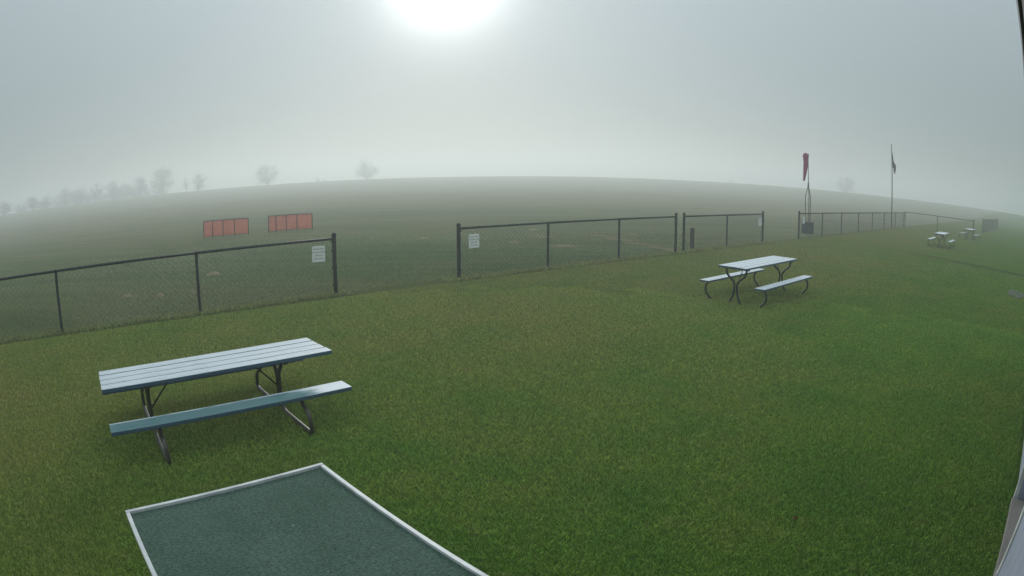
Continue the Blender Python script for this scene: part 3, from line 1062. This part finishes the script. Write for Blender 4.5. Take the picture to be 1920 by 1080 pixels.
def leaf(x, y, size, m, label, rz):
    bm = bmesh.new()
    n = 12
    c = bm.verts.new((0, 0, 0.012))
    ring = []
    for k in range(n):
        t = 2 * PI * k / n
        r_ = size * (0.62 + 0.38 * abs(math.cos(2.5 * t)))
        ring.append(bm.verts.new((math.cos(t) * r_, math.sin(t) * r_ * .75, 0.012 + 0.35 * size * math.cos(t) ** 2)))
    for k in range(n): bm.faces.new((c, ring[k], ring[(k + 1) % n]))
    bmesh.ops.solidify(bm, geom=bm.faces[:], thickness=0.0012)
    o = link('fallen_leaf', mesh_of('fallen_leaf', bm, m, True), None, (x, y, 0.022), rz)
    o.rotation_euler = (0.15, -0.2, rz)
    tag(o, label, 'leaf')


leaf(2.07, 3.50, 0.026, M_LEAF, 'curled orange brown leaf lying on the near lawn', 0.6)
leaf(3.71, 5.42, 0.020, M_PALE, 'pale leaf on the open lawn towards the building corner', 1.9)
leaf(7.13, 10.93, 0.028, M_PALE, 'pale leaf on the lawn to the right of the middle picnic table', 0.1)
leaf(-4.13, 7.34, 0.022, M_PALE, 'pale leaf on the grass behind the left end of the nearest picnic table', 2.4)

# ------------------------------------------------------------------ trees in the fog
M_BARK = coat('grey_bark', (0.045, 0.040, 0.035), (0.075, 0.066, 0.058), 4, rough=0.95)
M_LEAVES = coat('late_autumn_leaves', (0.055, 0.050, 0.026), (0.085, 0.072, 0.036), 1.4, rough=0.9)


def tree_meshes(seed, h, cw, z0, nclump, per):
    """Trunk and limbs reaching into twig and leaf clumps spread through an uneven crown."""
    rnd = random.Random(seed)
    bm = bmesh.new()
    cz, rz_ = (z0 + 1) / 2 * h, (1 - z0) / 2 * h
    fork = Vector((rnd.uniform(-.15, .15), rnd.uniform(-.15, .15), z0 * h * 1.05 + 0.2))
    add_tube(bm, [(0, 0, -0.3), (0.03, 0, fork.z * .5), fork], [h * .030, h * .024, h * .020], 7, cap=False)
    V, F = [], []
    for c in range(nclump):
        while True:
            q = Vector((rnd.uniform(-1, 1), rnd.uniform(-1, 1), rnd.uniform(-1, 1)))
            if q.length < 1 and q.length > 0.25: break
        wob = 0.78 + 0.30 * rnd.random()
        p = Vector((q.x * cw * h * wob, q.y * cw * h * wob, cz + q.z * rz_ * wob))
        mid = fork.lerp(p, .5) + Vector((rnd.uniform(-.2, .2), rnd.uniform(-.2, .2), rnd.uniform(.0, .35)))
        add_tube(bm, [fork - Vector((0, 0, .1)), mid, p], [h * .011, h * .006, h * .002], 4, cap=False)
        for _ in range(5):
            d = Vector((rnd.gauss(0, 1), rnd.gauss(0, 1), rnd.gauss(.5, 1))).normalized()
            s0 = mid.lerp(p, rnd.uniform(.2, 1))
            add_tube(bm, [s0, s0 + d * h * rnd.uniform(.07, .17)], [h * .003, h * .001], 3, cap=False)
        sig = h * rnd.uniform(.050, .085)
        for _ in range(int(per * rnd.uniform(.5, 1.4))):
            c_ = p + Vector((rnd.gauss(0, sig), rnd.gauss(0, sig), rnd.gauss(0, sig)))
            a = Vector((rnd.gauss(0, 1), rnd.gauss(0, 1), rnd.gauss(0, 1))).normalized()
            b_ = a.cross(Vector((rnd.gauss(0, 1), rnd.gauss(0, 1), rnd.gauss(0, 1)))).normalized()
            s_ = rnd.uniform(0.008, 0.020) * h
            i = len(V)
            V += [c_ - a * s_, c_ + b_ * s_ * .7, c_ + a * s_, c_ - b_ * s_ * .7]
            F.append((i, i + 1, i + 2, i + 3))
    trunk = mesh_of('trunk', bm, M_BARK)
    me = bpy.data.meshes.new('crown'); me.from_pydata([tuple(v) for v in V], [], F); me.materials.append(M_LEAVES)
    return trunk, me


KINDS = [tree_meshes(11, 6.0, .42, .04, 46, 70), tree_meshes(23, 6.0, .46, .06, 54, 70), tree_meshes(37, 6.0, .20, .05, 26, 60), tree_meshes(52, 6.0, .30, .12, 24, 34), tree_meshes(71, 6.0, .38, .18, 48, 75)]


def at_pixel(px, dist):
    """Ground point at a given range along a picture column near the horizon (layout helper)."""
    az = math.atan(math.tan(abs(px - 960) / F_PX * 1.13) / 1.09) * (1 if px > 960 else -1)
    x, y = dist * math.sin(az), dist * math.cos(az)
    return Vector((x, y, float(ground_z(x, y))))


def tree(loc, h, kind, label, group, sx=1.0, rz=0.0):
    t = thing('tree', label, 'tree', loc, rz, group)
    t.scale = (h / 6 * sx, h / 6 * sx, h / 6)
    link('trunk', KINDS[kind][0], t); link('crown', KINDS[kind][1], t)
    return t


FAR = 1.36
TREES = [  # azimuth degrees, range, height, kind, width, label
    (-22.65, 216, 7.4, 1, 1.10, 'round crowned lone tree on the crest left of the bush and the broad tree'),
    (-13.18, 226, 6.9, 0, 1.35, 'broad faint lone tree on the crest, left of the sun glow'),
    (31.5, 270, 7.4, 1, 1.15, 'very faint lone tree in the fog between windsock and flagpole'),
    (-33.1, 208, 8.2, 4, 1.05, 'tallest dark tree of the row at the left horizon'),
    (-29.4, 208, 5.6, 2, 1.5, 'upright forked tree at the right end of the left row'),
    (-30.6, 212, 5.0, 3, 0.6, 'thin bare sapling just right of the tallest tree of the row'),
    (-35.4, 212, 6.2, 4, 0.85, 'upright tree just left of the tallest tree in the row'),
    (-36.9, 214, 5.0, 0, 1.15, 'low spreading tree second to the left of the tallest tree'),
    (-38.3, 214, 6.2, 2, 1.35, 'narrow tree in the middle of the left tree row'),
    (-40.3, 216, 6.4, 3, 1.1, 'pale bare tree left of the narrow middle tree in the row'),
    (-41.9, 216, 5.4, 0, 1.3, 'rounded pale tree in the left part of the row'),
    (-43.6, 218, 6.0, 2, 1.6, 'faint upright tree above the left end of the scrub'),
    (-45.9, 216, 4.2, 0, 1.3, 'small faint tree near the left edge of the row'),
    (-47.3, 214, 4.4, 4, 1.2, 'small faint round tree second from the left edge'),
    (-50.6, 200, 4.2, 0, 1.5, 'dark low tree at the extreme left edge of the horizon'),
]
for i, (azd, d, h, kd, w, lab) in enumerate(TREES):
    d *= FAR; h *= FAR
    az = R(azd); x, y = d * math.sin(az), d * math.cos(az)
    tree(Vector((x, y, float(ground_z(x, y)) - 0.7)), h * (1.12 if azd < -28 else 1.05), kd, lab, 'trees along the foggy crest', w * (1.3 if azd < -28 else 1.15), 0.9 * i)


# scrub and bushes
SHRUBS = [tree_meshes(81, 6.0, .8, -.35, 44, 80), tree_meshes(93, 6.0, 1.0, -.4, 50, 76)]


def shrub(azd, d, h, kind, w, label, group):
    d *= FAR; h *= FAR
    az = R(azd); x, y = d * math.sin(az), d * math.cos(az)
    t = thing('bush', label, 'bush', (x, y, float(ground_z(x, y)) - 0.05), azd, group)
    t.scale = (h / 6 * w, h / 6 * w, h / 6)
    link('stems', SHRUBS[kind][0], t); link('foliage', SHRUBS[kind][1], t)


rb = random.Random(5)
for k in range(15):
    shrub(-44.2 + k * 0.80 + rb.uniform(-.2, .2), 214 + rb.uniform(-3, 3), rb.uniform(2.6, 5.6), k % 2, rb.uniform(.9, 1.4), 'low grey scrub bush filling in below the left row of trees', 'scrub below the left tree row')
for k in range(5):
    shrub(-48.9 + k * 0.85, 206, rb.uniform(2.0, 3.2), k % 2, 1.2, 'faint low scrub bush below the small trees at the left edge', 'scrub at the left edge')
shrub(-17.8, 212, 1.7, 0, .9, 'small dark bush on the crest between two lone trees', None)
shrub(-17.1, 212, 0.8, 1, 1.3, 'flat bush just right of the small dark bush on the crest', None)
shrub(20.1, 208, 0.9, 1, 1.6, 'low dark clump on the crest left of the windsock', None)

# ------------------------------------------------------------------ fog
bm = bmesh.new(); add_box(bm, (0, 0, (17.0 - 1.6) / 2), (1800, 1800, 18.6))
hm = Mat('fog')
hm.n.remove(hm.b)
pv = hm.node('ShaderNodeVolumePrincipled')
pv.inputs['Color'].default_value = (0.940, 0.990, 0.995, 1)
pv.inputs['Density'].default_value = FOG_DENSITY
pv.inputs['Anisotropy'].default_value = FOG_G
hm.link(pv.outputs[0], hm.out.inputs['Volume'])
hz = link('haze', mesh_of('haze', bm, hm.m))
tag(hz, 'even morning fog over the whole field', kind='stuff')
